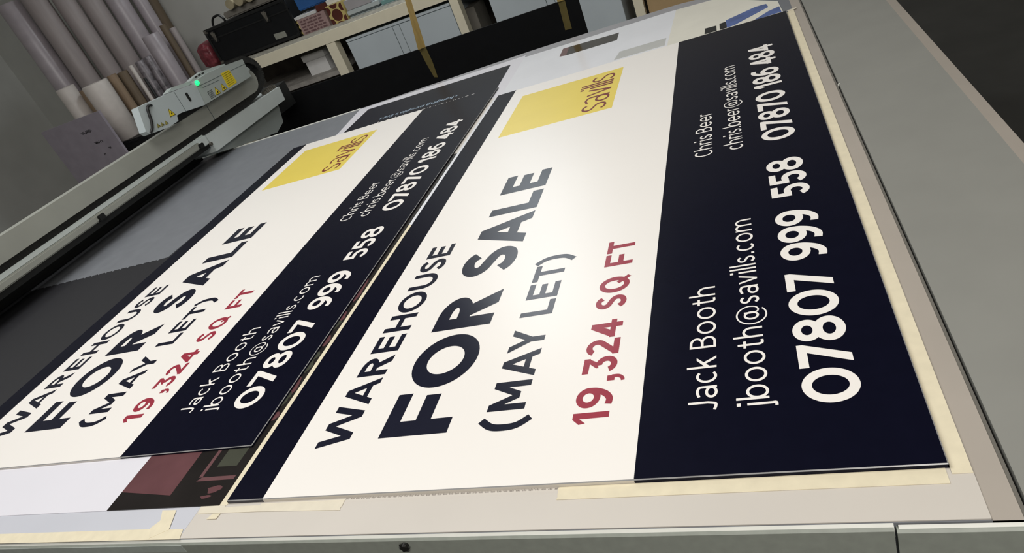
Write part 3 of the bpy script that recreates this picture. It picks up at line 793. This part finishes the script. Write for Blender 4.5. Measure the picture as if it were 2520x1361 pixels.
# ------------------------------------------------------------------ workbench along the back wall
BT = .226
wb = thing('workbench', (-1.8, 5.4, FZ), 'long workbench with a cream front edge along the back wall', 'bench')
G().prism([(5.0, .19), (5.0, .207), (5.06, BT), (5.95, BT), (5.95, .19)], 'x', -3.9, .36).build('bench_top', MT['bench_top'], wb)
G().box(-3.9, .36, 4.985, 5.0, .108, .207).build('front_edge', MT['cream'], wb)
G().box(-3.9, .36, 5.0, 5.06, .108, .19).build('apron', MT['cream'], wb)
for x0, x1 in ((-3.85, -3.75), (-2.432, -2.335), (-1.165, -1.09), (.282, .355)):
    G().box(x0, x1, 4.992, 5.08, FZ, .108).build('leg', MT['cream'], wb)
G().box(-3.75, -2.432, 5.0, 5.9, -.175, -.135).build('lower_shelf', MT['shelf'], wb)
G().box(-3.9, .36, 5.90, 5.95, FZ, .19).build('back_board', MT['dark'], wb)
def cupboard(x0, x1, label, split):
    t = thing('cupboard', ((x0 + x1) / 2, 5.4, FZ), label, 'cupboard', 'pale cupboards under the workbench')
    G().box(x0, x1, 5.02, 5.85, FZ, .078).build('body', MT['door'], t)
    G().box(x0, x1, 5.0, 5.02, .042 + .02, .082).build('top_rail', MT['door'], t)
    G().box(x0, split + .035, 5.006, 5.0195, FZ + .05, .056).build('door', MT['door'], t)
    G().box(split - .035, x1, 5.0, 5.0055, FZ + .05, .056).build('door', MT['door'], t)
    G().box(split - .037, split - .033, 4.998, 5.0005, FZ + .05, .056).build('door_edge', MT['grey_edge'], t)
    G().box(split + .033, split + .036, 4.998, 5.0005, FZ + .05, .056).build('door_edge', MT['grey_edge'], t)
    return t
cupboard(-2.23, -1.175, 'pale grey sliding-door cupboard under the bench, between its two cream legs', -1.715)
cupboard(-.835, .195, 'pale grey cupboard under the right end of the bench, partly behind the black panel', -.345)
o = G().box(-1.145, -1.05, 5.2, 5.5, FZ, -.036).build('cardboard_box', MT['grey_cloth'], at=(-1.1, 5.3, FZ))
tag(o, 'narrow grey box standing in the dark gap between the two cupboards', 'box')
wbx = thing('storage_box', (-2.72, 5.25, -.135), 'white cardboard box with a lid on the dusty shelf under the bench', 'box')
G().box(-2.83, -2.600, 5.16, 5.42, -.135, .005).build('body', MT['paper_box'], wbx)
G().box(-2.842, -2.589, 5.148, 5.432, .000, .060).build('lid', MT['paper_box'], wbx)

o = G().bevbox(.385, 1.25, 4.98, 5.6, FZ, .30, .01).build('cardboard_box', MT['kraft'], at=(.8, 5.3, FZ))
tag(o, 'big brown cardboard box at the right end of the bench, cropped by the top edge', 'box')

# ------------------------------------------------------------------ things on the bench
cs = thing('flight_case', (-3.2, 5.4, BT), 'big black flight case on the workbench with two steel latches', 'case')
G().bevbox(-3.69, -2.725, 5.15, 5.75, BT + .012, .575, .012).build('body', MT['case'], cs)
g = G()
for x in (-3.69, -2.725):
    g.box(x - .008, x + .018 if x < -3 else x + .008, 5.142, 5.16, BT + .012, .58)
g.box(-3.698, -2.717, 5.142, 5.16, .556, .580); g.box(-3.698, -2.717, 5.142, 5.16, BT + .010, BT + .034); g.box(-3.698, -2.717, 5.144, 5.16, .474, .486)
g.build('edging', MT['case_edge'], cs)
for x, z in ((-3.607, .497), (-2.975, .495)):
    lt = G().bevbox(x - .030, x + .030, 5.138, 5.152, z - .055, z + .05, .004).build('latch', MT['case_edge'], cs)
    g = G(); g.prism([(x - .025, z + .045), (x + .012, z + .045), (x + .008, z - .035), (x - .004, z - .05)], 'y', 5.134, 5.139); g.tube([(x + .012, 5.133, z - .035), (x + .022, 5.133, z + .035)], .005, 8)
    g.build('latch_plate', MT['steel'], lt)
for x in (-3.68, -2.735):
    for z in (BT + .03, .56):
        G().bevbox(x - .02, x + .02, 5.137, 5.17, z - .02, z + .02, .006).build('corner', MT['steel'] if x < -3 else MT['case_edge'], cs)
G().prism([(-2.993, .329), (-2.864, .321), (-2.864, .271), (-2.995, .277)], 'y', 5.146, 5.151).build('label_card', MT['lab_grey'], cs)
G().tube(smooth_path([(-3.68, 5.3, .575), (-3.68, 5.3, .59), (-3.65, 5.3, .635), (-3.61, 5.3, .65), (-3.56, 5.3, .645), (-3.53, 5.3, .60), (-3.53, 5.3, .575)], 5), .011, 8).build('handle', MT['case_edge'], cs)
o = G().bevbox(-3.50, -2.80, 5.28, 5.70, .588, .650, .01).build('folded_board', MT['grey_cloth'], at=(-3.1, 5.5, .588)); tag(o, 'flat grey packet lying on top of the black flight case', 'packet')
for i, (x, r) in enumerate(((-3.33, .045), (-3.22, .05), (-3.10, .05))):
    g = G(); g.tube([(x, 5.22, .651 + r), (x, 5.66, .651 + r)], r, 20)
    o = g.build('foam_roll', MT['beige'], smooth=False, at=(x, 5.44, .651))
    tag(o, ('leftmost beige roll lying on the packet on the flight case', 'middle beige roll lying on the packet on the flight case', 'rightmost beige roll lying on the packet on the flight case')[i], 'roll', 'beige rolls on the flight case')
g = G(); g.tube([(-3.49, 5.30, .690), (-3.40, 5.30, .690 + .12)], .012, 10)
bm = bmesh.new(); bmesh.ops.create_icosphere(bm, subdivisions=4, radius=1)
random.seed(11)
for v in bm.verts:
    n_ = .03 * math.sin(v.co.x * 9 + 1) + .03 * math.sin(v.co.y * 8) + .03 * math.sin(v.co.z * 14 + 2)
    v.co = Vector([math.copysign(abs(c) ** .7, c) for c in v.co])
    v.co *= 1 + n_
bm.verts.index_update()
o = raw('bubble_wrap', [(-3.803 + .085 * v.co.x, 5.2 + .1 * v.co.y, BT + .132 + .125 * v.co.z) for v in bm.verts], [[v.index for v in f.verts] for f in bm.faces], MT['red_bag'], smooth=True, at=(-3.775, 5.2, BT)); bm.free()
tag(o, 'crumpled red bubble wrap squeezed beside the black flight case', 'packaging')

# boxes right of the case
pb = thing('label_box', (-2.54, 5.3, BT), 'pinkish printed box with a white lid strip, right of the black case', 'box')
G().box(-2.695, -2.392, 5.15, 5.45, BT, .366).build('body', MT['pinkb'], pb)
g = G(); random.seed(2)
for r_ in range(5):
    x = -2.675
    while x < -2.44:
        w_ = random.uniform(.02, .06); g.box(x, min(x + w_, -2.42), 5.1485, 5.1505, .232 + .026 * r_, .246 + .026 * r_); x += w_ + .012
g.build('printed_bars', MT['pinkbar'], pb)
G().box(-2.710, -2.470, 5.145, 5.40, .368, .392).build('lid_strip', MT['paper_box'], pb)
G().box(-2.465, -2.350, 5.16, 5.40, .370, .420).build('dark_packet', MT['maroon'], pb)
g = G()
for z in (.252, .300, .344):
    g.prism([(-2.715, z), (-2.703, z + .022), (-2.696, z), (-2.703, z - .022)], 'y', 5.16, 5.2)
g.build('side_pattern', MT['cream_print'], pb)
pk = thing('patterned_box', (-2.25, 5.25, BT), 'small cream box with maroon spots between the pink box and the pale boards', 'box')
G().box(-2.335, -2.17, 5.10, 5.35, BT, .386).build('body', MT['cream_print'], pk)
g = G()
def dot(cx, cz, r):
    p = [(min(-2.1705, max(-2.3345, cx + r * math.cos(t))), min(.3855, max(BT + .0005, cz + r * math.sin(t)))) for t in [2 * math.pi * i / 20 for i in range(20)]]
    g.prism(p, 'y', 5.0985, 5.1005)
for cx, cz, r in ((-2.252, .292, .052), (-2.335, .345, .036), (-2.168, .345, .036), (-2.335, .24, .036), (-2.168, .24, .036), (-2.252, .388, .04), (-2.252, .197, .04)): dot(cx, cz, r)
g.build('spots', MT['maroon'], pk)
o = G().bevbox(-2.66, -2.335, 5.20, 5.6, .4225, .545, .01).build('folder_box', MT['blue'], at=(-2.5, 5.4, .4225)); tag(o, 'blue box lying on top of the pinkish printed box', 'box')
o = G().bevbox(-2.33, -2.18, 5.14, 5.36, .3875, .43, .004).build('carton', MT['paper_box'], at=(-2.25, 5.25, .3875)); tag(o, 'small pale carton on top of the cream spotted box', 'box')
for (x0, x1, z0, z1, m, lab) in (
    (-2.16, -1.36, BT, .2335, 'pale', 'lowest pale board of the stack beside the spotted box'),
    (-2.155, -1.84, .2345, .248, 'grey_edge', 'thin dark grey board, second from bottom in the bench stack'),
    (-2.165, -1.83, .250, .287, 'pale', 'pale board directly on the thin dark grey board'),
    (-2.155, -1.90, .289, .375, 'mauve_board', 'thick mauve-white block on top of the board stack'),
    (-1.815, -1.45, .2345, .266, 'teal', 'teal-edged film packet to the right of the board stack')):
    o = G().bevbox(x0, x1, 5.12, 5.5, z0, z1, .003).build('board', MT[m], at=((x0 + x1) / 2, 5.3, z0)); tag(o, lab, 'board', 'boards stacked on the workbench')

# ------------------------------------------------------------------ rolls of material standing at the back left
def roll(x, y, r, z1, m, label, name='material_roll', hole=0.35, z0=FZ, group='rolls standing at the back left'):
    t = G().cyl(x, y, z0, z1, r, 32, min(.006, r * .1), r * hole).build(name, MT[m], at=(x, y, z0))
    for p in t.data.polygons: p.use_smooth = len(p.vertices) == 4 and abs(p.normal.z) < .5
    return tag(t, label, 'roll', group)
roll(-4.60, 4.50, .120, .545, 'white_roll', 'fat white roll at the left, standing on the black trolley', z0=-.0145)
roll(-4.585, 4.72, .046, .545, 'brown_tube', 'brown tube directly behind the fat white roll')
roll(-4.59, 4.86, .052, .53, 'dark_brown', 'darker brown tube just right of the first brown tube')
roll(-4.49, 4.90, .020, .55, 'white_roll', 'thin white tube left of the patchy black and white roll')
roll(-4.445, 4.925, .014, .40, 'rubber', 'thin black tube left of the patchy black and white roll')
roll(-4.474, 5.01, .045, .555, 'patch_roll', 'patchy black and white roll')
roll(-4.447, 5.11, .038, .56, 'patch_roll', 'thinner patchy roll just right of the black and white one')
roll(-4.434, 5.30, .090, .726, 'mauve_roll', 'shiny pale mauve roll, brightest in the middle of the rolls')
roll(-4.56, 5.36, .040, .72, 'grey_roll', 'slender grey roll just left of the shiny mauve one')
roll(-4.41, 5.50, .034, .76, 'dark_brown', 'slim tan tube right of the shiny mauve roll')
roll(-4.405, 5.60, .036, .70, 'grey_roll', 'slim grey tube between two brown tubes')
roll(-4.74, 5.88, .092, 1.9, 'dark_brown', 'tall brown tube nearest the bare wall')
roll(-4.635, 5.66, .068, 1.8, 'mauve_roll', 'tall mauve-grey roll left of the tall brown tube')
roll(-4.755, 5.50, .102, 1.75, 'mauve_roll', 'tall wrapped roll behind the middle of the bundle')
roll(-4.905, 5.34, .104, 1.6, 'grey_roll', 'wide grey roll with a dark gap on its right side')
roll(-5.04, 5.18, .098, 1.55, 'grey_roll', 'wide grey roll at far left, left of the other wide one')
roll(-5.22, 5.04, .11, 1.5, 'grey_roll', 'third wide grey roll, counted leftward from the dark gap')
roll(-4.90, 4.66, .075, .52, 'brown_tube', 'short brown roll left of the fat white roll')
roll(-5.10, 4.62, .09, .60, 'white_roll', 'short white roll left of the short brown one')
roll(-5.45, 4.95, .11, 1.45, 'mauve_roll', 'leftmost tall mauve roll by the wall')

gb = thing('board_pack', (-4.60, 4.1, FZ), 'grey-purple board pack with handwriting, standing left of the white roll', 'box')
G().box(-5.1, -4.315, 4.10, 4.125, FZ, .345).build('pack', MT['purple_box'], gb)
def frame_gb(s, base, up): return (s, base + up)
g = G()
random.seed(9)
for (xa, za, n_, s_) in ((-4.66, .215, 9, .030), (-4.585, .10, 8, .026), (-4.47, .02, 3, .02), (-4.57, -.02, 2, .02)):
    x = xa
    for i in range(n_):
        p = [(x + s_ * .5 * (j / 5) + random.uniform(-.004, .004), 4.0985, za + random.uniform(-.5, .5) * s_) for j in range(6)]
        g.tube(p, .0016, 5); x += s_ * .5
g.build('handwriting', MT['black_ink'], gb)
tr = thing('trolley', (-4.5, 4.5, FZ), 'low black trolley under the fat white roll, behind the gantry beam', 'trolley')
G().bevbox(-4.76, -4.28, 4.36, 4.66, -.20, -.016, .012).build('tray', MT['rubber'], tr)
G().box(-4.50, -4.38, 4.352, 4.361, -.040, -.026).build('lip', MT['case_edge'], tr)
for x in (-4.72, -4.32):
    for y in (4.40, 4.62):
        G().box(x - .02, x + .02, y - .02, y + .02, FZ, -.20).build('leg', MT['rubber'], tr)
